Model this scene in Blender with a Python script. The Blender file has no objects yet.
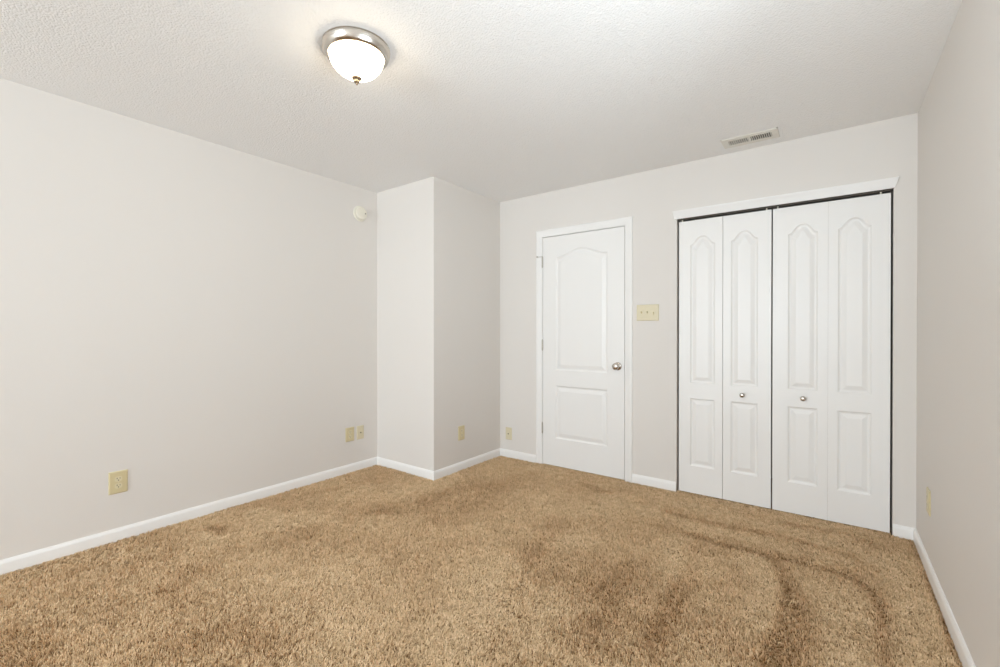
import bpy, bmesh, math
import numpy as np
from mathutils import Vector

C = bpy.context.scene.collection
S = bpy.context.scene
PI = math.pi

# ------------------------------------------------------------------ dimensions (metres)
H = 2.44                      # ceiling
W = 2.966                     # right wall
XL = -0.713                   # left wall
YC = -0.896                   # front face of the boxed-out corner
YR = -8.00                    # wall behind the camera
WT = 0.12                     # wall thickness
ZF = -0.009                   # carpet backing; the pile tips stand at about zero

# ------------------------------------------------------------------ camera
cam = bpy.data.objects.new('camera', bpy.data.cameras.new('camera'))
C.objects.link(cam)
cam.data.sensor_width = 36.0
cam.data.lens = 447.27 * 36.0 / 1000.0
cam.data.clip_start = 0.02
cam.location = (2.573, -3.473, 1.193)
cam.rotation_euler = (PI / 2 - 0.0042, 0.0, 0.6376)
S.camera = cam

# ------------------------------------------------------------------ world, daylight, exposure
w = bpy.data.worlds.new('world'); S.world = w; w.use_nodes = True
bg = w.node_tree.nodes['Background']
bg.inputs['Color'].default_value = (0.80, 0.90, 1.0, 1.0)
bg.inputs['Strength'].default_value = 1.2

WIN = (-0.45, 2.45, 0.35, 2.25)          # window opening in the wall behind the camera: x0, x1, z0, z1
ld = bpy.data.lights.new('window_daylight', 'AREA')
ld.shape = 'RECTANGLE'; ld.size = WIN[1] - WIN[0]; ld.size_y = WIN[3] - WIN[2]
ld.energy = 205.0; ld.color = (0.84, 0.935, 1.0)
lo = bpy.data.objects.new('window_daylight', ld); C.objects.link(lo)
lo.location = ((WIN[0] + WIN[1]) / 2, YR - WT - 0.03, (WIN[2] + WIN[3]) / 2)
lo.rotation_euler = (PI / 2 + 0.25, 0, 0)       # shines into the room, a little upwards like light off the ground

ADDED_WIN = (-3.15, -2.00, 0.75, 2.15)         # window added out of view in the right wall to brighten the room: y0, y1, z0, z1
ld = bpy.data.lights.new('added_side_light', 'AREA')  # fill light belonging to the added side window
ld.shape = 'RECTANGLE'; ld.size = ADDED_WIN[1] - ADDED_WIN[0]; ld.size_y = ADDED_WIN[3] - ADDED_WIN[2]
ld.energy = 42.0; ld.color = (0.84, 0.935, 1.0)
lo = bpy.data.objects.new('added_side_light', ld); C.objects.link(lo)
lo.location = (W + WT + 0.03, (ADDED_WIN[0] + ADDED_WIN[1]) / 2, (ADDED_WIN[2] + ADDED_WIN[3]) / 2)
lo.rotation_euler = (PI / 2 + 0.8, 0, PI / 2)

LAMP_STRENGTH = 14.0
S.view_settings.view_transform = 'Standard'
S.view_settings.look = 'None'
S.view_settings.gamma = 1.0
S.view_settings.use_curve_mapping = False
S.view_settings.exposure = 0.02
S.cycles.max_bounces = 20
S.cycles.diffuse_bounces = 14
S.cycles.transparent_max_bounces = 16


# ------------------------------------------------------------------ materials
def mat(name, col, rough=0.5, metal=0.0, spec=0.5, bump=None, vary=None, emit=None):
    m = bpy.data.materials.new(name); m.use_nodes = True
    nt = m.node_tree; b = nt.nodes['Principled BSDF']
    b.inputs['Base Color'].default_value = (*col, 1)
    b.inputs['Roughness'].default_value = rough
    b.inputs['Metallic'].default_value = metal
    b.inputs['Specular IOR Level'].default_value = spec
    tc = nt.nodes.new('ShaderNodeTexCoord')
    if vary:                              # (scale, amount): slight unevenness of the paint or plastic itself
        n = nt.nodes.new('ShaderNodeTexNoise'); n.inputs['Scale'].default_value = vary[0]
        nt.links.new(tc.outputs['Object'], n.inputs['Vector'])
        mx = nt.nodes.new('ShaderNodeMix'); mx.data_type = 'RGBA'
        k = 1 - vary[1]
        mx.inputs[6].default_value = (*[c * k for c in col], 1)
        mx.inputs[7].default_value = (*[min(1, c * (1 + vary[1])) for c in col], 1)
        nt.links.new(n.outputs['Fac'], mx.inputs[0])
        nt.links.new(mx.outputs[2], b.inputs['Base Color'])
    if bump:                              # (scale, distance)
        n = nt.nodes.new('ShaderNodeTexNoise'); n.inputs['Scale'].default_value = bump[0]
        n.inputs['Detail'].default_value = 3
        nt.links.new(tc.outputs['Object'], n.inputs['Vector'])
        bp = nt.nodes.new('ShaderNodeBump'); bp.inputs['Distance'].default_value = bump[1]
        bp.inputs['Strength'].default_value = 1.0
        nt.links.new(n.outputs['Fac'], bp.inputs['Height'])
        nt.links.new(bp.outputs['Normal'], b.inputs['Normal'])
    if emit:
        b.inputs['Emission Color'].default_value = (*emit[0], 1)
        b.inputs['Emission Strength'].default_value = emit[1]
    return m


M = {}
M['wall'] = mat('greige_wall_paint', (0.757, 0.73, 0.697), 0.6, spec=0.3, bump=(220, 0.0004), vary=(1.3, 0.008))
M['trim'] = mat('white_trim_paint', (0.87, 0.867, 0.855), 0.32, vary=(3, 0.006))
M['door'] = mat('white_door_paint', (0.86, 0.858, 0.845), 0.36, vary=(3, 0.006))
M['ivory'] = mat('ivory_plastic', (0.66, 0.575, 0.35), 0.35, vary=(30, 0.02))
M['ivory_pale'] = mat('pale_ivory_plastic', (0.70, 0.635, 0.455), 0.35, vary=(30, 0.02))
M['ivory_toggle'] = mat('ivory_toggle_plastic', (0.72, 0.65, 0.45), 0.3)
M['nickel'] = mat('brushed_nickel', (0.62, 0.58, 0.53), 0.24, 1.0, bump=(400, 0.0001))
M['finial'] = mat('bronzed_nickel', (0.36, 0.27, 0.18), 0.35, 1.0)
M['hinge'] = mat('satin_nickel_hinge', (0.55, 0.52, 0.47), 0.35, 1.0)
M['cream'] = mat('cream_plastic', (0.83, 0.80, 0.70), 0.4, vary=(20, 0.01))
M['dark'] = mat('slot_shade', (0.03, 0.026, 0.02), 0.6)  # near-black fill that paints the shade of open slots and sockets
M['led'] = mat('grey_lens', (0.25, 0.24, 0.22), 0.3)
M['vent'] = mat('off_white_enamel', (0.78, 0.76, 0.70), 0.4, vary=(20, 0.01))
M['duct'] = mat('duct_shade', (0.05, 0.047, 0.042), 0.6)
M['track'] = mat('bronze_track_metal', (0.09, 0.075, 0.06), 0.45, 0.6)
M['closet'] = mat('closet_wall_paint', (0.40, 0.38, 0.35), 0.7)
M['floor'] = mat('carpet_backing', (0.24, 0.145, 0.065), 0.95, spec=0.1, vary=(60, 0.1))
M['shade'] = mat('lit_frosted_glass', (0.9, 0.86, 0.78), 0.4, emit=((1.0, 0.84, 0.60), LAMP_STRENGTH))


def ceiling_material():
    m = bpy.data.materials.new('textured_ceiling_paint'); m.use_nodes = True
    nt = m.node_tree; b = nt.nodes['Principled BSDF']
    b.inputs['Roughness'].default_value = 0.75
    b.inputs['Specular IOR Level'].default_value = 0.25
    tc = nt.nodes.new('ShaderNodeTexCoord')
    v = nt.nodes.new('ShaderNodeTexVoronoi'); v.feature = 'SMOOTH_F1'
    v.inputs['Scale'].default_value = 115; v.inputs['Smoothness'].default_value = 0.35
    n = nt.nodes.new('ShaderNodeTexNoise'); n.inputs['Scale'].default_value = 55; n.inputs['Detail'].default_value = 4
    nt.links.new(tc.outputs['Object'], v.inputs['Vector']); nt.links.new(tc.outputs['Object'], n.inputs['Vector'])
    a = nt.nodes.new('ShaderNodeMath'); a.operation = 'SUBTRACT'
    nt.links.new(n.outputs['Fac'], a.inputs[0]); nt.links.new(v.outputs['Distance'], a.inputs[1])
    bp = nt.nodes.new('ShaderNodeBump'); bp.inputs['Distance'].default_value = 0.0021; bp.inputs['Strength'].default_value = 1.0
    nt.links.new(a.outputs[0], bp.inputs['Height']); nt.links.new(bp.outputs['Normal'], b.inputs['Normal'])
    b.inputs['Base Color'].default_value = (0.90, 0.90, 0.895, 1)
    return m


M['ceiling'] = ceiling_material()


def glass_material():
    m = bpy.data.materials.new('window_glass'); m.use_nodes = True
    nt = m.node_tree; nt.nodes.remove(nt.nodes['Principled BSDF'])
    t = nt.nodes.new('ShaderNodeBsdfTransparent'); g = nt.nodes.new('ShaderNodeBsdfGlossy')
    g.inputs['Roughness'].default_value = 0.02
    f = nt.nodes.new('ShaderNodeFresnel'); f.inputs['IOR'].default_value = 1.2
    mx = nt.nodes.new('ShaderNodeMixShader')
    nt.links.new(f.outputs[0], mx.inputs[0]); nt.links.new(t.outputs[0], mx.inputs[1]); nt.links.new(g.outputs[0], mx.inputs[2])
    nt.links.new(mx.outputs[0], nt.nodes['Material Output'].inputs['Surface'])
    return m


M['glass'] = glass_material()


def pile_material():
    m = bpy.data.materials.new('tan_carpet_yarn'); m.use_nodes = True
    nt = m.node_tree; b = nt.nodes['Principled BSDF']
    b.inputs['Roughness'].default_value = 0.85
    b.inputs['Specular IOR Level'].default_value = 0.12
    at = nt.nodes.new('ShaderNodeAttribute'); at.attribute_name = 'yarn'
    r = nt.nodes.new('ShaderNodeValToRGB')
    r.color_ramp.elements[0].color = PILE[0]; r.color_ramp.elements[1].color = PILE[2]
    e = r.color_ramp.elements.new(0.5); e.color = PILE[1]
    nt.links.new(at.outputs['Fac'], r.inputs[0]); nt.links.new(r.outputs[0], b.inputs['Base Color'])
    return m


PILE = ((0.48, 0.33, 0.18, 1), (0.755, 0.562, 0.345, 1), (0.93, 0.735, 0.495, 1))
M['pile'] = pile_material()


# ------------------------------------------------------------------ object helpers
def tag(o, label=None, cat=None, group=None, kind=None):
    if label: o['label'] = label
    if cat: o['category'] = cat
    if group: o['group'] = group
    if kind: o['kind'] = kind
    return o


def obj(name, bm, m, parent=None, smooth=False):
    me = bpy.data.meshes.new(name)
    bmesh.ops.recalc_face_normals(bm, faces=bm.faces)
    bm.to_mesh(me); bm.free()
    me.materials.append(m)
    if smooth:
        me.polygons.foreach_set('use_smooth', [True] * len(me.polygons))
    o = bpy.data.objects.new(name, me); C.objects.link(o)
    if parent: o.parent = parent
    return o


def empty(name, loc, rz=0.0):
    o = bpy.data.objects.new(name, None); C.objects.link(o)
    o.empty_display_size = 0.05
    o.location = loc; o.rotation_euler = (0, 0, rz)
    return o


def box(bm, x0, x1, y0, y1, z0, z1, bevel=0.0, seg=2):
    t = bmesh.new()
    v = [t.verts.new((x, y, z)) for z in (z0, z1) for y in (y0, y1) for x in (x0, x1)]
    for f in ((0, 1, 3, 2), (4, 6, 7, 5), (0, 4, 5, 1), (2, 3, 7, 6), (0, 2, 6, 4), (1, 5, 7, 3)):
        t.faces.new([v[i] for i in f])
    bmesh.ops.recalc_face_normals(t, faces=t.faces)
    if bevel:
        bmesh.ops.bevel(t, geom=list(t.edges), offset=bevel, segments=seg, profile=0.5, affect='EDGES')
    me = bpy.data.meshes.new('tmp'); t.to_mesh(me); t.free()
    bm.from_mesh(me); bpy.data.meshes.remove(me)
    return bm


def lathe(bm, prof, n=48, axis='z', origin=(0, 0, 0)):
    """prof: list of (radius, along); axis 'z' (up) or 'y' (out of the wall is -y)."""
    rings = []
    for r, a in prof:
        if r < 1e-6:
            p = (0, 0, a) if axis == 'z' else (0, a, 0)
            rings.append([bm.verts.new(Vector(p) + Vector(origin))])
        else:
            ring = []
            for i in range(n):
                t = 2 * PI * i / n
                p = (r * math.cos(t), r * math.sin(t), a) if axis == 'z' else (r * math.cos(t), a, r * math.sin(t))
                ring.append(bm.verts.new(Vector(p) + Vector(origin)))
            rings.append(ring)
    for A, B in zip(rings, rings[1:]):
        for i in range(n):
            j = (i + 1) % n
            if len(A) == 1 and len(B) == 1: continue
            if len(A) == 1: bm.faces.new((A[0], B[i], B[j]))
            elif len(B) == 1: bm.faces.new((A[i], B[0], A[j]))
            else: bm.faces.new((A[i], B[i], B[j], A[j]))
    return bm


def sweep(bm, stations):
    """stations: list of closed profile rings (same vertex count); capped at both ends."""
    rings = [[bm.verts.new(p) for p in st] for st in stations]
    n = len(rings[0])
    for A, B in zip(rings, rings[1:]):
        for i in range(n):
            j = (i + 1) % n
            bm.faces.new((A[i], A[j], B[j], B[i]))
    bm.faces.new(rings[0]); bm.faces.new(list(reversed(rings[-1])))
    return bm


def auto_smooth(o, deg=35):
    me = o.data
    me.polygons.foreach_set('use_smooth', [True] * len(me.polygons))
    me.set_sharp_from_angle(angle=math.radians(deg))
    return o


# ------------------------------------------------------------------ the room shell
DX0, DX1, DZ1 = 0.478, 1.244, 2.041           # passage-door opening (inside the jambs)
CX0, CX1, CZ1 = 1.644, 2.864, 2.034           # closet opening
JT = 0.018                                    # jamb thickness

bm = bmesh.new(); box(bm, XL - WT, W + WT, YR - WT, 0.95, -0.12, ZF)
tag(obj('floor', bm, M['floor']), 'tan carpet backing under the pile, wall to wall', 'floor', kind='structure')
bm = bmesh.new(); box(bm, XL - WT, W + WT, YR - WT, 0.95, H, H + 0.1)
tag(obj('ceiling', bm, M['ceiling']), 'white ceiling with bumpy sprayed texture', 'ceiling', kind='structure')
bm = bmesh.new(); box(bm, XL - WT, XL, YR, YC, ZF, H)
tag(obj('wall_left', bm, M['wall']), 'long greige left wall with smoke detector and three ivory plates', 'wall', kind='structure')
bm = bmesh.new()
box(bm, W, W + WT, ADDED_WIN[1], 0.0, ZF, H); box(bm, W, W + WT, YR, ADDED_WIN[0], ZF, H)
box(bm, W, W + WT, ADDED_WIN[0], ADDED_WIN[1], ZF, ADDED_WIN[2]); box(bm, W, W + WT, ADDED_WIN[0], ADDED_WIN[1], ADDED_WIN[3], H)
tag(obj('wall_right', bm, M['wall']), 'greige right wall running from closet towards the viewer', 'wall', kind='structure')
bm = bmesh.new()                              # boxed-out corner
box(bm, XL - WT, 0.0, YC, WT, ZF, H)
tag(obj('wall_corner', bm, M['wall']), 'boxed-out greige corner jutting into the room left of the door', 'wall', kind='structure')
bm = bmesh.new()                              # back wall with its two openings
box(bm, 0.0, DX0 - JT, 0, WT, ZF, H)
box(bm, DX0 - JT, DX1 + JT, 0, WT, DZ1 + JT, H)
box(bm, DX1 + JT, CX0, 0, WT, ZF, H)
box(bm, CX0, CX1, 0, WT, CZ1 + 0.012, H)
box(bm, CX1, W + WT, 0, WT, ZF, H)
tag(obj('wall_back', bm, M['wall']), 'greige back wall holding the white door and the closet', 'wall', kind='structure')
bm = bmesh.new()                              # wall behind the camera, with its window opening
box(bm, XL - WT, WIN[0], YR - WT, YR, ZF, H)
box(bm, WIN[1], W + WT, YR - WT, YR, ZF, H)
box(bm, WIN[0], WIN[1], YR - WT, YR, ZF, WIN[2])
box(bm, WIN[0], WIN[1], YR - WT, YR, WIN[3], H)
tag(obj('wall_rear', bm, M['wall']), 'greige wall behind the viewer with the window', 'wall', kind='structure')
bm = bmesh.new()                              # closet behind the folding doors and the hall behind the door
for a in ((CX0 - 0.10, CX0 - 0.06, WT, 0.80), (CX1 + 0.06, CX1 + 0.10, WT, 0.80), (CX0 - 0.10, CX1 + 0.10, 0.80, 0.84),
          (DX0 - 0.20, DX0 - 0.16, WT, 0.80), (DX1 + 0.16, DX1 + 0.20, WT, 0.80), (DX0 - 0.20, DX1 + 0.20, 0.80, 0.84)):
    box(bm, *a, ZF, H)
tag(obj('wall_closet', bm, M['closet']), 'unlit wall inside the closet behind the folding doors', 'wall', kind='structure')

# window behind the viewer, and the side one added for its light (local frame: +y into the room)
def window(name, label, loc, rz, hw, hh):
    wn = empty(name, loc, rz); tag(wn, label, 'window', kind='structure')
    bm = bmesh.new()
    box(bm, -hw, -hw + 0.05, -WT, 0.01, 0, hh, 0.004); box(bm, hw - 0.05, hw, -WT, 0.01, 0, hh, 0.004)
    box(bm, -hw + 0.05, hw - 0.05, -WT, 0.01, hh - 0.05, hh, 0.004); box(bm, -hw + 0.05, hw - 0.05, -WT, 0.01, 0, 0.05, 0.004)
    box(bm, -0.025, 0.025, -0.09, -0.04, 0.05, hh - 0.05, 0.004)
    obj('window_frame', bm, M['trim'], wn)
    bm = bmesh.new(); box(bm, -hw - 0.04, hw + 0.04, 0.012, 0.06, -0.03, 0.0, 0.005)
    obj('window_sill', bm, M['trim'], wn)
    for x0, x1 in ((-hw + 0.05, -0.025), (0.025, hw - 0.05)):
        bm = bmesh.new(); box(bm, x0, x1, -0.068, -0.064, 0.05, hh - 0.05)
        obj('pane', bm, M['glass'], wn)


window('window_1', 'wide white framed window in the wall behind the viewer', ((WIN[0] + WIN[1]) / 2, YR, WIN[2]), 0, (WIN[1] - WIN[0]) / 2, WIN[3] - WIN[2])
window('added_window', 'white framed window added unseen in the right wall for extra light', (W, (ADDED_WIN[0] + ADDED_WIN[1]) / 2, ADDED_WIN[2]), PI / 2, (ADDED_WIN[1] - ADDED_WIN[0]) / 2, ADDED_WIN[3] - ADDED_WIN[2])

# ------------------------------------------------------------------ baseboards
BB = [(0.0, ZF), (0.013, ZF), (0.013, 0.048), (0.0115, 0.054), (0.0085, 0.059), (0.0065, 0.064), (0.004, 0.067), (0.0, 0.067)]


def baseboard(name, label, p0, p1, out, m0=0.0, m1=0.0):
    """from p0 to p1 along the wall, standing out along 'out'; m* = how far each end grows per unit of thickness."""
    p0, p1, out = Vector((*p0, 0)), Vector((*p1, 0)), Vector((*out, 0))
    d = (p1 - p0).normalized()
    A = [p0 + out * t - d * (m0 * t) + Vector((0, 0, z)) for t, z in BB]
    B = [p1 + out * t + d * (m1 * t) + Vector((0, 0, z)) for t, z in BB]
    bm = sweep(bmesh.new(), [A, B])
    o = auto_smooth(obj(name, bm, M['trim']), 40)
    tag(o, label, 'baseboard', kind='structure')


CAS = 0.060                                   # door casing width
DCL, DCR = DX0 - 0.004, DX1 + 0.004           # inner edges of the casing
baseboard('baseboard_left', 'white baseboard along the left wall', (XL, YR), (XL, YC), (1, 0), -1, -1)
baseboard('baseboard_corner_front', 'short white baseboard on the front of the boxed-out corner', (XL, YC), (0, YC), (0, -1), 0, 1)
baseboard('baseboard_corner_side', 'white baseboard on the side of the boxed-out corner', (0, YC), (0, 0), (1, 0), 1, -1)
baseboard('baseboard_back_corner', 'short white baseboard between the corner and the door casing', (0, 0), (DCL - CAS, 0), (0, -1), 0, 0)
baseboard('baseboard_back_middle', 'short white baseboard between door casing and closet', (DCR + CAS, 0), (CX0, 0), (0, -1), 0, 0)
baseboard('baseboard_back_right', 'tiny white baseboard between closet and right wall', (CX1, 0), (W, 0), (0, -1), 0, -1)
baseboard('baseboard_right', 'white baseboard along the right wall', (W, 0), (W, YR), (-1, 0), 0, -1)
baseboard('baseboard_rear', 'white baseboard along the wall behind the viewer', (W, YR), (XL, YR), (0, 1), 0, 0)

# ------------------------------------------------------------------ door casing and jamb
bm = bmesh.new()
prof = [(0.0, 0.0), (0.0, 0.006), (0.003, 0.007), (0.016, 0.008), (0.022, 0.011), (0.040, 0.012), (0.046, 0.0135), (0.054, 0.0125), (CAS, 0.007), (CAS, 0.0)]
st = []
ZT = DZ1 + 0.004
st.append([(DCL - d, -h, ZF) for d, h in prof])
st.append([(DCL - d, -h, ZT + d) for d, h in prof])
st.append([(DCR + d, -h, ZT + d) for d, h in prof])
st.append([(DCR + d, -h, ZF) for d, h in prof])
sweep(bm, st)
tag(auto_smooth(obj('trim_1', bm, M['trim']), 30), 'white moulded casing around the two-panel door', 'trim', kind='structure')
bm = bmesh.new()
box(bm, DX0 - JT, DX0, 0.0, WT, ZF, DZ1 + JT); box(bm, DX1, DX1 + JT, 0.0, WT, ZF, DZ1 + JT)
box(bm, DX0, DX1, 0.0, WT, DZ1, DZ1 + JT)
box(bm, DX0, DX0 + 0.012, 0.041, 0.075, ZF, DZ1); box(bm, DX1 - 0.012, DX1, 0.041, 0.075, ZF, DZ1)
box(bm, DX0 + 0.012, DX1 - 0.012, 0.041, 0.075, DZ1 - 0.012, DZ1)
tag(obj('trim_2', bm, M['trim']), 'white door jamb and stop inside the door casing', 'trim', kind='structure')

# header moulding over the closet
bm = bmesh.new()
hp = [(0.0, 0.0), (0.0, 0.010), (0.004, 0.012), (0.016, 0.0125), (0.024, 0.017), (0.042, 0.019), (0.050, 0.024), (0.056, 0.0245), (0.0585, 0.021), (0.0585, 0.0)]
sweep(bm, [[(1.627 - 0.16 * d, -h, 2.031 + d) for d, h in hp], [(2.868 + 0.32 * d, -h, 2.031 + d) for d, h in hp]])
tag(auto_smooth(obj('trim_3', bm, M['trim']), 30), 'white header moulding above the folding closet doors', 'trim', kind='structure')
bm = bmesh.new()                              # folding-door track
box(bm, CX0 + 0.004, CX1 - 0.004, 0.018, 0.021, CZ1 - 0.010, CZ1 + 0.012); box(bm, CX0 + 0.004, CX1 - 0.004, 0.045, 0.048, CZ1 - 0.010, CZ1 + 0.012)
box(bm, CX0 + 0.004, CX1 - 0.004, 0.021, 0.045, CZ1 + 0.009, CZ1 + 0.012)
tag(obj('trim_4', bm, M['track']), 'dark metal track above the folding closet doors', 'trim', kind='structure')


# ------------------------------------------------------------------ moulded door leaves
def shape_round(u): return 0.5 - 0.5 * math.cos(2 * PI * u)
def shape_dome(u):                            # small flat shoulders, then a broad rounded top
    t = min(1.0, max(0.0, (1 - abs(2 * u - 1) - 0.06) / 0.94))
    return 1 - (1 - t * t * (3 - 2 * t)) ** 1.6
def shape_peak(u):
    a = 1 - abs(2 * u - 1)
    return 0.35 * a + 0.65 * (a * a * (3 - 2 * a)) if a < 1 else 1.0


def leaf_mesh(x0, x1, z0, z1, thick, px0, px1, panels, rings, nseg=20, outer=shape_round):
    """flat leaf, front face at y=0 (the room is at -y), with sunk raised-field panels.
    panels: list of (zbottom, zshoulder, zpeak, inner_shape) sorted upwards."""
    bm = bmesh.new()

    def poly(pts):
        return bm.faces.new([bm.verts.new(p) for p in pts])

    def outline(p, d, k):
        zb, zs, zp, sh = p
        n = nseg if zp > zs else 1
        pts = [(px0 + d, zb + d), (px1 - d, zb + d)]
        for i in range(n + 1):
            u = 1 - i / n
            s = 0.0
            if zp > zs:
                s = (1 - k) * outer(u) + k * sh(u)
            pts.append((px0 + d + u * (px1 - px0 - 2 * d), zs - d + (zp - zs) * s))
        return pts

    poly([(x0, 0, z0), (px0, 0, z0), (px0, 0, z1), (x0, 0, z1)])
    poly([(px1, 0, z0), (x1, 0, z0), (x1, 0, z1), (px1, 0, z1)])
    low = [(px1, z0), (px0, z0)]              # top edge of the panel below, right to left
    for p in panels:
        ol = outline(p, 0, 0)
        pts = [(x, 0, z) for x, z in low] + [(px0, 0, p[0]), (px1, 0, p[0])]
        poly(list(reversed(pts)))
        top = ol[2:]
        rr = []
        for d, dep, k in rings:
            rr.append([bm.verts.new((x, dep, z)) for x, z in outline(p, d, k)])
        for A, B in zip(rr, rr[1:]):
            for i in range(len(A)):
                j = (i + 1) % len(A)
                bm.faces.new((A[i], A[j], B[j], B[i]))
        bm.faces.new(rr[-1])
        low = top
    n = len(low)
    for i in range(n - 1):                    # strip up to the top edge
        (xa, za), (xb, zb) = low[i], low[i + 1]
        poly([(xb, 0, zb), (xa, 0, za), (xa, 0, z1), (xb, 0, z1)])
    for a, b in (((x0, z0), (x1, z0)), ((x1, z0), (x1, z1)), ((x1, z1), (x0, z1)), ((x0, z1), (x0, z0))):
        poly([(a[0], 0, a[1]), (b[0], 0, b[1]), (b[0], thick, b[1]), (a[0], thick, a[1])])
    poly([(x0, thick, z0), (x1, thick, z0), (x1, thick, z1), (x0, thick, z1)])
    bmesh.ops.remove_doubles(bm, verts=bm.verts, dist=1e-5)
    return bm


RINGS = [(0, 0, 0), (0.004, 0.0025, 0), (0.010, 0.0075, 0), (0.016, 0.0085, 0), (0.020, 0.0085, 0.2), (0.048, 0.0015, 0.35), (0.052, 0.001, 0.35)]
RINGS_S = [(0, 0, 0), (0.003, 0.003, 0), (0.009, 0.0075, 0), (0.014, 0.0085, 0.1), (0.019, 0.0085, 0.2), (0.042, 0.0015, 0.8), (0.045, 0.001, 0.85)]

# passage door
SX0, SX1, SZ1 = 0.482, 1.240, 2.036
dr = empty('door_1', (SX0, 0.001, 0.0))
tag(dr, 'closed white two-panel door with arched upper panel and nickel knob', 'door', kind='structure')
wd = SX1 - SX0
bm = leaf_mesh(0, wd, 0.004, SZ1, 0.037, 0.129, 0.615,
               [(0.247, 0.716, 0.716, shape_peak), (0.852, 1.850, 1.912, shape_round)], RINGS, 28)
obj('door_panel', bm, M['door'], dr)
bm = bmesh.new()
lathe(bm, [(0.0, -0.0005), (0.033, -0.0005), (0.033, -0.004), (0.030, -0.008), (0.018, -0.011), (0.012, -0.014), (0.011, -0.030),
           (0.015, -0.034), (0.023, -0.039), (0.0275, -0.047), (0.0275, -0.054), (0.024, -0.061), (0.016, -0.065), (0.0, -0.066)],
      40, 'y', (1.185 - SX0, 0, 0.913))
obj('knob', bm, M['nickel'], dr, True)
for i, z in enumerate((1.817, 1.072, 0.326)):
    bm = bmesh.new()
    for k in range(5):                        # knuckles of the barrel
        a = z - 0.044 + k * 0.0177
        lathe(bm, [(0, 0), (0.0062, 0), (0.0066, 0.001), (0.0066, 0.0162), (0.0062, 0.0172), (0, 0.0172)], 16, 'z', (-0.002, -0.008, a))
    lathe(bm, [(0, 0), (0.0045, 0), (0.0045, 0.006), (0.002, 0.009), (0, 0.0095)], 16, 'z', (-0.002, -0.008, z + 0.044))
    lathe(bm, [(0, -0.008), (0.003, -0.006), (0.0045, 0), (0, 0)], 16, 'z', (-0.002, -0.008, z - 0.0445))
    box(bm, -0.0035, -0.0005, -0.008, 0.0, z - 0.044, z + 0.044)
    h = obj('hinge', bm, M['hinge'], dr, True); auto_smooth(h, 40)
    if i == 0:                                # hinge-pin door stop on the top hinge
        bm = bmesh.new()
        box(bm, -0.050, 0.004, -0.019, -0.004, z + 0.048, z + 0.052, 0.001)
        lathe(bm, [(0, 0.004), (0.004, 0.004), (0.004, -0.012), (0.008, -0.013), (0.008, -0.020), (0, -0.020)], 16, 'y', (-0.046, -0.008, z + 0.050))
        obj('door_stop', bm, M['hinge'], h)

# folding closet doors
BY = 0.014                                    # set back from the wall face
LEAVES = [(1.657, 1.9525, 1.740, 1.900), (1.9555, 2.2490, 2.010, 2.168), (2.2575, 2.5555, 2.347, 2.500), (2.5562, 2.8530, 2.609, 2.763)]


def bifold(name, label, la, lb, knob_x, knob_z, pins):
    t = empty(name, (la[0], BY, 0.0)); tag(t, label, 'closet door', kind='structure')
    for x0, x1, p0, p1 in (la, lb):
        o = la[0]
        bm = leaf_mesh(x0 - o, x1 - o, 0.005, 2.010, 0.030, p0 - o - 0.004, p1 - o + 0.004,
                       [(0.205, 0.703, 0.703, shape_peak), (0.815, 1.832, 1.890, shape_peak)], RINGS_S, 32, shape_dome)
        obj('door_leaf', bm, M['door'], t)
    bm = bmesh.new()
    lathe(bm, [(0, 0.0), (0.011, 0.0), (0.011, -0.003), (0.007, -0.006), (0.0065, -0.013), (0.010, -0.017), (0.0155, -0.021), (0.0165, -0.026),
               (0.0145, -0.031), (0.009, -0.034), (0, -0.035)], 32, 'y', (knob_x - la[0], 0, knob_z))
    obj('knob', bm, M['nickel'], t, True)
    for x in pins:
        bm = bmesh.new()
        box(bm, x - 0.006 - la[0], x + 0.006 - la[0], 0.003, 0.015, 2.009, 2.013, 0.001)
        lathe(bm, [(0, 2.012), (0.0045, 2.012), (0.0045, 2.030), (0.0, 2.030)], 16, 'z', (x - la[0], 0.009, 0))
        obj('pivot_pin', bm, M['cream'], t)


bifold('door_2', 'left pair of white folding closet doors, knob on its right leaf', LEAVES[0], LEAVES[1], 2.080, 0.755, (1.678, 2.221))
bifold('door_3', 'right pair of white folding closet doors beside right wall', LEAVES[2], LEAVES[3], 2.428, 0.762, (2.285, 2.808))


# ------------------------------------------------------------------ wall plates (local frame: x along the wall, -y into the room)
def plate_bm(wd, ht, th=0.0065):
    bm = bmesh.new()
    a, b = wd / 2, ht / 2
    st = []
    for d, y in ((0, 0), (0, -0.0022), (0.0015, -0.004), (0.006, -th)):
        st.append([(-a + d, y, -b + d), (a - d, y, -b + d), (a - d, y, b - d), (-a + d, y, b - d)])
    return sweep(bm, st)


def rounded(bm, w_, h_, r, y0, y1, cx=0.0, cz=0.0, n=6):
    pts = []
    for sx, sz, a0 in ((1, 1, 0), (-1, 1, 90), (-1, -1, 180), (1, -1, 270)):
        for k in range(n + 1):
            a = math.radians(a0 + 90 * k / n)
            pts.append((cx + sx * (w_ / 2 - r) + r * math.cos(a), cz + sz * (h_ / 2 - r) + r * math.sin(a)))
    return sweep(bm, [[(x, y0, z) for x, z in pts], [(x, y1, z) for x, z in pts]])


def screw(parent, x, z, y):
    bm = bmesh.new()
    lathe(bm, [(0, y + 0.001), (0.0032, y + 0.001), (0.0030, y - 0.0006), (0.0018, y - 0.0012), (0, y - 0.0013)], 16, 'y', (x, 0, z))
    obj('screw', bm, M['ivory_toggle'], parent, True)


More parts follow.
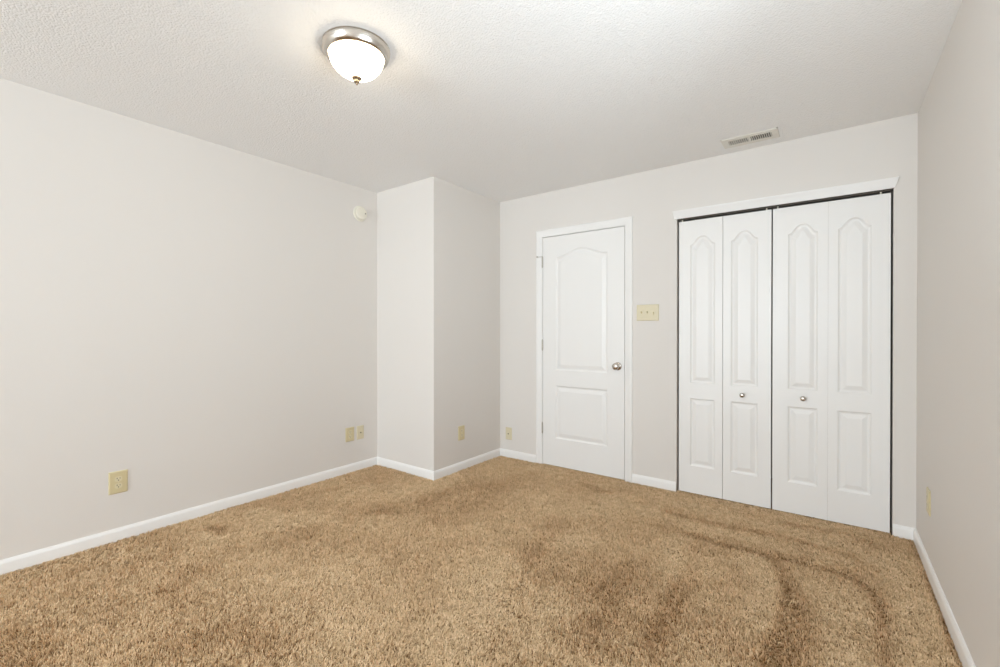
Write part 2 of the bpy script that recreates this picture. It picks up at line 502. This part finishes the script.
def outlet(label, loc, rz, wd=0.086, ht=0.125, group=None):
    t = empty('electrical_outlet', loc, rz); tag(t, label, 'outlet', group)
    obj('cover_plate', plate_bm(wd, ht), M['ivory'], t)
    for cz in (0.0195, -0.0195):
        bm = bmesh.new(); rounded(bm, 0.034, 0.029, 0.010, -0.006, -0.0085, 0, cz)
        r = obj('receptacle', bm, M['ivory_toggle'], t)
        for sx, hgt in ((-0.0066, 0.0085), (0.0066, 0.007)):
            bm = bmesh.new(); box(bm, sx - 0.0012, sx + 0.0012, -0.0087, -0.0075, cz + 0.004 - hgt / 2, cz + 0.004 + hgt / 2)
            obj('slot', bm, M['dark'], r)
        bm = bmesh.new(); lathe(bm, [(0, -0.0075), (0.0026, -0.0075), (0.0026, -0.0087), (0, -0.0087)], 16, 'y', (0, 0, cz - 0.0068))
        obj('ground_hole', bm, M['dark'], r)
    screw(t, 0, 0, -0.0065)
    return t


def jack(label, loc, rz):
    t = empty('wall_jack', loc, rz); tag(t, label, 'jack')
    obj('cover_plate', plate_bm(0.072, 0.116), M['ivory_pale'], t)
    bm = bmesh.new(); rounded(bm, 0.018, 0.018, 0.003, -0.006, -0.009, 0, 0)
    r = obj('jack_housing', bm, M['ivory_toggle'], t)
    bm = bmesh.new(); rounded(bm, 0.0115, 0.0100, 0.001, -0.0085, -0.0092, 0, -0.001)
    obj('socket', bm, M['dark'], r)
    for z in (0.042, -0.042): screw(t, 0, z, -0.0065)
    return t


L90 = PI / 2
outlet('ivory duplex outlet alone low on the left wall nearest the viewer', (XL, -2.718, 0.330), L90, 0.086, 0.127)
outlet('wider ivory outlet plate of the close pair low on left wall', (XL, -1.182, 0.320), L90, 0.083, 0.118)
jack('narrow ivory jack plate of the close pair, nearer the boxed-out corner', (XL, -1.078, 0.319), L90)
outlet('ivory outlet on the shaded side of the boxed-out corner', (0.0, -0.563, 0.316), L90, 0.080, 0.122)
jack('ivory jack plate low on back wall between corner and door casing', (0.105, 0.0, 0.222), 0)
outlet('ivory outlet seen edge-on low on the right wall', (W, -0.418, 0.348), -L90, 0.084, 0.124)

sw = empty('light_switch', (1.427, 0.0, 1.340)); tag(sw, 'ivory triple light switch between the door and closet', 'switch')
obj('cover_plate', plate_bm(0.172, 0.125), M['ivory_pale'], sw)
for i, x in enumerate((-0.046, 0.0, 0.046)):
    bm = bmesh.new(); rounded(bm, 0.012, 0.026, 0.001, -0.006, -0.0075, x, 0)
    f = obj('switch_slot', bm, M['ivory_toggle'], sw)
    up = 1 if i < 2 else -1
    bm = bmesh.new()
    st = []
    for a, y, dz in ((0.0045, -0.006, 0.0), (0.0042, -0.012, 0.0035 * up), (0.0036, -0.020, 0.009 * up), (0.0030, -0.0225, 0.0105 * up)):
        hz = 0.0075 - (0.006 - abs(y)) * 0 - (abs(y) - 0.006) * 0.18
        st.append([(x - a, y, dz - hz), (x + a, y, dz - hz), (x + a, y, dz + hz), (x - a, y, dz + hz)])
    sweep(bm, st)
    obj('toggle', bm, M['ivory_toggle'], sw)
    for z in (0.030, -0.030): screw(sw, x, z, -0.0065)

# smoke detector on the left wall
sd = empty('smoke_detector', (XL, -1.078, 2.214), L90)
tag(sd, 'round cream smoke detector high on the left wall by the corner', 'smoke detector')
bm = bmesh.new()
lathe(bm, [(0, 0), (0.066, 0), (0.067, -0.003), (0.065, -0.008), (0.058, -0.011), (0, -0.011)], 48, 'y')
auto_smooth(obj('mounting_ring', bm, M['cream'], sd), 40)
bm = bmesh.new()
lathe(bm, [(0, -0.0095), (0.042, -0.0095), (0.042, -0.019), (0.054, -0.0195), (0.056, -0.021), (0.056, -0.027), (0.053, -0.031), (0.046, -0.0335), (0.030, -0.035), (0.029, -0.0335), (0.026, -0.0335), (0.025, -0.0355), (0, -0.036)], 48, 'y')
auto_smooth(obj('housing', bm, M['cream'], sd), 40)
bm = bmesh.new()
lathe(bm, [(0, -0.031), (0.0065, -0.031), (0.0065, -0.0355), (0.005, -0.037), (0, -0.0372)], 20, 'y', (0.034, 0, 0.002))
obj('test_button', bm, M['led'], sd, True)

# ceiling light
LX, LY = 0.895, -2.265
cl = empty('ceiling_light', (LX, LY, H))
tag(cl, 'lit flush ceiling light with nickel rim and frosted glass bowl', 'ceiling light')
bm = bmesh.new()
lathe(bm, [(0, -0.0005), (0.1425, -0.0005), (0.1425, -0.003), (0.139, -0.005), (0.139, -0.008), (0.143, -0.010), (0.1435, -0.013), (0.142, -0.016), (0.141, -0.024), (0.139, -0.028),
           (0.135, -0.038), (0.128, -0.045), (0.121, -0.047), (0.1165, -0.045), (0.115, -0.036), (0.0, -0.036)], 96)
auto_smooth(obj('rim', bm, M['nickel'], cl), 40)
bm = bmesh.new()
pr = [(0.1145, -0.038)]
for k in range(1, 17):
    a = k / 16 * PI / 2
    pr.append((0.1145 * math.cos(a) ** 1.05 if k < 16 else 0.0, -0.046 - 0.088 * math.sin(a) ** 1.1))
lathe(bm, pr, 64)
obj('glass_bowl', bm, M['shade'], cl, True)
bm = bmesh.new()
lathe(bm, [(0, -0.126), (0.019, -0.129), (0.0215, -0.133), (0.021, -0.137), (0.013, -0.141), (0.0105, -0.144), (0.0125, -0.148), (0.0125, -0.151), (0.008, -0.155), (0.004, -0.158), (0.0045, -0.162), (0, -0.165)], 32)
obj('finial', bm, M['finial'], cl, True)

# ceiling register
vt = empty('air_vent', (2.147, -0.190, H))
tag(vt, 'off-white louvred air vent in the ceiling above the closet', 'air vent')
VW, VD = 0.156, 0.076                         # half sizes
bm = bmesh.new()
BX0, BX1, BX2, BX3, BYH = -0.122, -0.006, 0.006, 0.122, 0.040
for x0, x1, y0, y1 in ((-VW, BX0, -VD, VD), (BX3, VW, -VD, VD), (BX0, BX3, -VD, -BYH), (BX0, BX3, BYH, VD), (BX1, BX2, -BYH, BYH)):
    box(bm, x0, x1, y0, y1, -0.006, -0.0003)
for s in (-1, 1):                             # turned-down outer lip
    box(bm, s * VW - 0.003, s * VW + 0.003, -VD - 0.003, VD + 0.003, -0.004, -0.0002)
    box(bm, -VW - 0.003, VW + 0.003, s * VD - 0.003, s * VD + 0.003, -0.004, -0.0002)
obj('vent_frame', bm, M['vent'], vt)
bm = bmesh.new(); box(bm, BX0, BX3, -BYH, BYH, -0.0012, -0.0004)  # flat dark sheet painted in for the shade inside the duct
obj('duct_shade_sheet', bm, M['duct'], vt)
for x0, x1, s in ((BX0, BX1, -1), (BX2, BX3, 1)):
    bm = bmesh.new()
    n = 10
    for k in range(n):
        xc = x0 + (k + 0.5) * (x1 - x0) / n
        a = s * math.radians(48)
        dx = (0.0045 if s > 0 else 0.0034) * math.sin(a)
        q = [(xc - dx, -0.0012), (xc - dx + 0.0012, -0.0012), (xc + dx + 0.0012, -0.0072), (xc + dx, -0.0072)]
        sweep(bm, [[(x, -BYH, z) for x, z in q], [(x, BYH, z) for x, z in q]])
    obj('louvres', bm, M['vent'], vt)
for x in (-0.139, 0.139):
    bm = bmesh.new(); lathe(bm, [(0, -0.005), (0.004, -0.0055), (0.0035, -0.0072), (0, -0.0078)], 16, 'z', (x, 0, 0))
    obj('screw', bm, M['vent'], vt, True)


# ------------------------------------------------------------------ carpet pile: short leaning yarn blades
def carpet():
    rng = np.random.default_rng(7)
    DENS = 76000
    area = (W - XL) * (0.03 - YR)
    n = int(area * DENS)
    x = rng.uniform(XL + 0.004, W - 0.004, n); y = rng.uniform(YR + 0.004, 0.03, n)
    keep = ~((x < 0.006) & (y > YC - 0.006))
    in_open = ((x > CX0 + 0.006) & (x < CX1 - 0.006)) | ((x > DX0 + 0.006) & (x < DX1 - 0.006))
    keep &= (y < -0.006) | in_open
    keep &= (y > -3.75) | (rng.random(n) < 0.2)
    x, y = x[keep], y[keep]; n = len(x)

    def vnoise(sx, sy, seed, ang=0.0):        # smooth value noise in [0,1]
        r = np.random.default_rng(seed); g = r.random((96, 96))
        c, s = math.cos(ang), math.sin(ang)
        u = (x * c + y * s) / sx + 40; v = (-x * s + y * c) / sy + 40
        iu, iv = np.floor(u).astype(int), np.floor(v).astype(int)
        fu, fv = u - iu, v - iv
        fu = fu * fu * (3 - 2 * fu); fv = fv * fv * (3 - 2 * fv)
        G = lambda a, b: g[a % 96, b % 96]
        return (G(iu, iv) * (1 - fu) + G(iu + 1, iv) * fu) * (1 - fv) + (G(iu, iv + 1) * (1 - fu) + G(iu + 1, iv + 1) * fu) * fv

    def stroke(pts, width, fall=1.0):         # closeness to a vacuum-stroke line
        best = np.full(n, 9.0)
        for (ax, ay), (bx, by) in zip(pts, pts[1:]):
            dx, dy = bx - ax, by - ay
            t = np.clip(((x - ax) * dx + (y - ay) * dy) / (dx * dx + dy * dy), 0, 1)
            best = np.minimum(best, np.hypot(x - ax - t * dx, y - ay - t * dy))
        return np.exp(-(best / width) ** 2) * fall

    # raised = how upright the pile stands: brushed-flat yarn shows its bright side, raised yarn shows the gaps between
    raised = 0.45 * vnoise(0.45, 0.22, 1, 0.6) + 0.30 * vnoise(0.16, 0.10, 2, 0.9) + 0.25 * vnoise(0.05, 0.04, 3)
    raised = 0.30 + (raised - 0.5) * 0.75
    for pts, wd, f in STROKES:
        raised = raised + 1.0 * stroke(pts, wd, f)
    raised += np.exp(-((W - x) / 0.04) ** 2) * 0.9
    raised = np.clip(raised + (rng.random(n) - 0.5) * 0.2, 0, 1)

    heading = 1.9 + 0.8 * (vnoise(0.35, 0.3, 11) - 0.5) * 2 + 1.0 * (vnoise(0.02, 0.02, 12) - 0.5) * 2 + rng.normal(0, 0.95, n)
    tilt = np.radians(66 - 112 * raised + 10 * (vnoise(0.012, 0.012, 13) - 0.5) * 2 + rng.normal(0, 10, n))
    tilt = np.clip(tilt, -0.95, 1.35)
    pit = np.clip((vnoise(0.0095, 0.0095, 14) - 0.55) * 6, 0, 1)
    length = 0.0135 * (0.8 + 0.4 * rng.random(n)) * (1 - (0.42 + 0.28 * raised) * pit)
    hw_ = 0.0013 * (0.8 + 0.5 * rng.random(n))
    dx, dy = np.cos(heading), np.sin(heading)
    face = heading + rng.normal(0, 0.5, n) + PI / 2
    wx, wy = np.cos(face) * hw_, np.sin(face) * hw_
    z0 = ZF - 0.0002
    t1, t2 = tilt * 0.45, np.clip(tilt * 1.15, -1.2, 1.45)
    l1, l2 = length * 0.5, length * 0.5
    mx_, my_, mz = x + dx * np.sin(t1) * l1, y + dy * np.sin(t1) * l1, z0 + np.cos(t1) * l1
    ex, ey, ez = mx_ + dx * np.sin(t2) * l2, my_ + dy * np.sin(t2) * l2, mz + np.cos(t2) * l2
    lim = lambda px, py: (np.clip(px, XL + 0.001, W - 0.001), py)
    mx_, my_ = lim(mx_, my_); ex, ey = lim(ex, ey)
    co = np.empty((n, 6, 3), np.float32)
    co[:, 0] = np.stack([x - wx * 0.9, y - wy * 0.9, np.full(n, z0)], 1)
    co[:, 1] = np.stack([x + wx * 0.9, y + wy * 0.9, np.full(n, z0)], 1)
    co[:, 2] = np.stack([mx_ - wx, my_ - wy, mz], 1)
    co[:, 3] = np.stack([mx_ + wx, my_ + wy, mz], 1)
    co[:, 4] = np.stack([ex - wx * 0.55, ey - wy * 0.55, ez], 1)
    co[:, 5] = np.stack([ex + wx * 0.55, ey + wy * 0.55, ez], 1)
    base = (np.arange(n, dtype=np.int32) * 6)[:, None]
    idx = np.concatenate([base + np.array([[0, 1, 3, 2]]), base + np.array([[2, 3, 5, 4]])], 1).astype(np.int32).ravel()
    me = bpy.data.meshes.new('carpet_pile')
    me.vertices.add(n * 6); me.vertices.foreach_set('co', co.ravel())
    me.loops.add(len(idx)); me.loops.foreach_set('vertex_index', idx)
    me.polygons.add(n * 2); me.polygons.foreach_set('loop_start', np.arange(0, n * 8, 4, dtype=np.int32))
    me.update(calc_edges=True)
    me.polygons.foreach_set('use_smooth', np.ones(n * 2, dtype=bool))
    yarn = np.clip(0.5 + 0.26 * rng.normal(0, 1, n) + 0.35 * (vnoise(0.03, 0.03, 21) - 0.5), 0, 1)
    a = me.attributes.new('yarn', 'FLOAT', 'POINT')
    a.data.foreach_set('value', np.repeat(yarn, 6).astype(np.float32))
    me.materials.append(M['pile'])
    o = bpy.data.objects.new('carpet_pile', me); C.objects.link(o)
    tag(o, 'tan plush carpet with sweeping vacuum marks covering the floor', 'carpet', kind='stuff')


STROKES = [
    ([(1.75, -0.22), (2.20, -0.27), (2.60, -0.33)], 0.05, -0.4),
    ([(1.90, -0.57), (2.30, -0.56), (2.62, -0.57)], 0.05, -0.4),
    ([(1.75, -0.05), (2.30, -0.07), (2.75, -0.10)], 0.05, -0.3),
    ([(2.85, -0.25), (2.87, -0.9), (2.86, -1.6)], 0.07, -0.35),
    ([(1.82, -0.80), (1.98, -0.95), (2.10, -1.30)], 0.08, -0.25),
    # vacuum strokes: (points on the floor, half width, + raised / - brushed flat)
    ([(1.66, -0.44), (1.82, -0.45), (2.08, -0.45), (2.31, -0.41), (2.53, -0.43), (2.64, -0.44)], 0.035, 0.55),
    ([(1.60, -0.66), (1.74, -0.7), (1.88, -0.70)], 0.05, 0.3),
    ([(1.90, -0.7), (2.02, -0.72), (2.17, -0.71), (2.31, -0.71), (2.43, -0.7), (2.55, -0.69), (2.65, -0.72), (2.72, -0.8), (2.75, -0.91), (2.74, -1.09), (2.73, -1.38)], 0.032, 0.7),
    ([(2.31, -0.71), (2.37, -0.84), (2.41, -1.02), (2.41, -1.21), (2.4, -1.45), (2.4, -1.63)], 0.035, 0.6),
    ([(2.46, -0.99), (2.46, -1.14), (2.49, -1.35), (2.47, -1.57)], 0.07, 0.6),
    ([(2.34, -0.18), (2.52, -0.15), (2.66, -0.15), (2.77, -0.21), (2.85, -0.29)], 0.03, 0.45),
    ([(1.97, -0.88), (2.02, -1.16), (2.01, -1.42), (2.03, -1.73)], 0.06, 0.4),
    ([(1.77, -1.16), (1.75, -1.51), (1.83, -1.88)], 0.08, 0.3),
    ([(1.2, -0.97), (1.27, -1.33), (1.34, -1.72)], 0.08, 0.3),
    ([(0.24, -0.73), (0.29, -1.23), (0.28, -1.49)], 0.12, 0.26),
    ([(0.54, -0.45), (0.51, -0.94), (0.64, -1.39)], 0.13, 0.24),
    ([(1.04, -0.29), (1.21, -0.32)], 0.05, 0.5),
    ([(-0.5, -1.67), (-0.43, -1.38), (-0.38, -1.13)], 0.05, 0.35),
    ([(-0.46, -2.33), (-0.37, -2.31)], 0.05, 0.7),
    ([(0.07, -2.07), (0.08, -1.8), (0.15, -1.55)], 0.1, 0.35),
    ([(0.61, -2.78), (0.64, -2.68), (0.8, -2.64)], 0.09, 0.35),
    ([(-0.01, -3.24), (0.19, -3.19)], 0.1, 0.5),
    ([(-0.44, -3.04), (-0.46, -2.94)], 0.07, 0.4),
    ([(0.12, -2.72), (0.05, -2.62)], 0.07, 0.35),
    ([(2.24, -0.82), (2.31, -0.94), (2.35, -1.09), (2.34, -1.35)], 0.06, -0.5),
    ([(2.52, -0.95), (2.62, -1.01), (2.67, -1.26), (2.63, -1.46)], 0.11, -0.5),
    ([(2.84, -0.37), (2.86, -0.7), (2.87, -1.11), (2.86, -1.29)], 0.06, -0.5),
    ([(1.35, -0.55), (1.61, -0.51)], 0.1, -0.5),
    ([(1.87, -0.93), (1.96, -1.2)], 0.05, -0.4),
    ([(1.24, -1.68), (1.32, -1.93), (1.39, -2.2)], 0.14, -0.45),
    ([(-0.45, -2.04), (-0.16, -2.07)], 0.08, -0.5),
    ([(-0.4, -2.42), (-0.29, -2.38)], 0.05, -0.4),
    ([(0.58, -2.14), (0.56, -2.07)], 0.07, -0.4),
    ([(1.55, -1.67), (1.64, -2.02)], 0.06, -0.3),
    ([(-0.02, -1.28), (0.05, -0.96)], 0.06, -0.4),
    ([(2.62, -0.18), (2.74, -0.45)], 0.04, -0.4),
]
carpet()
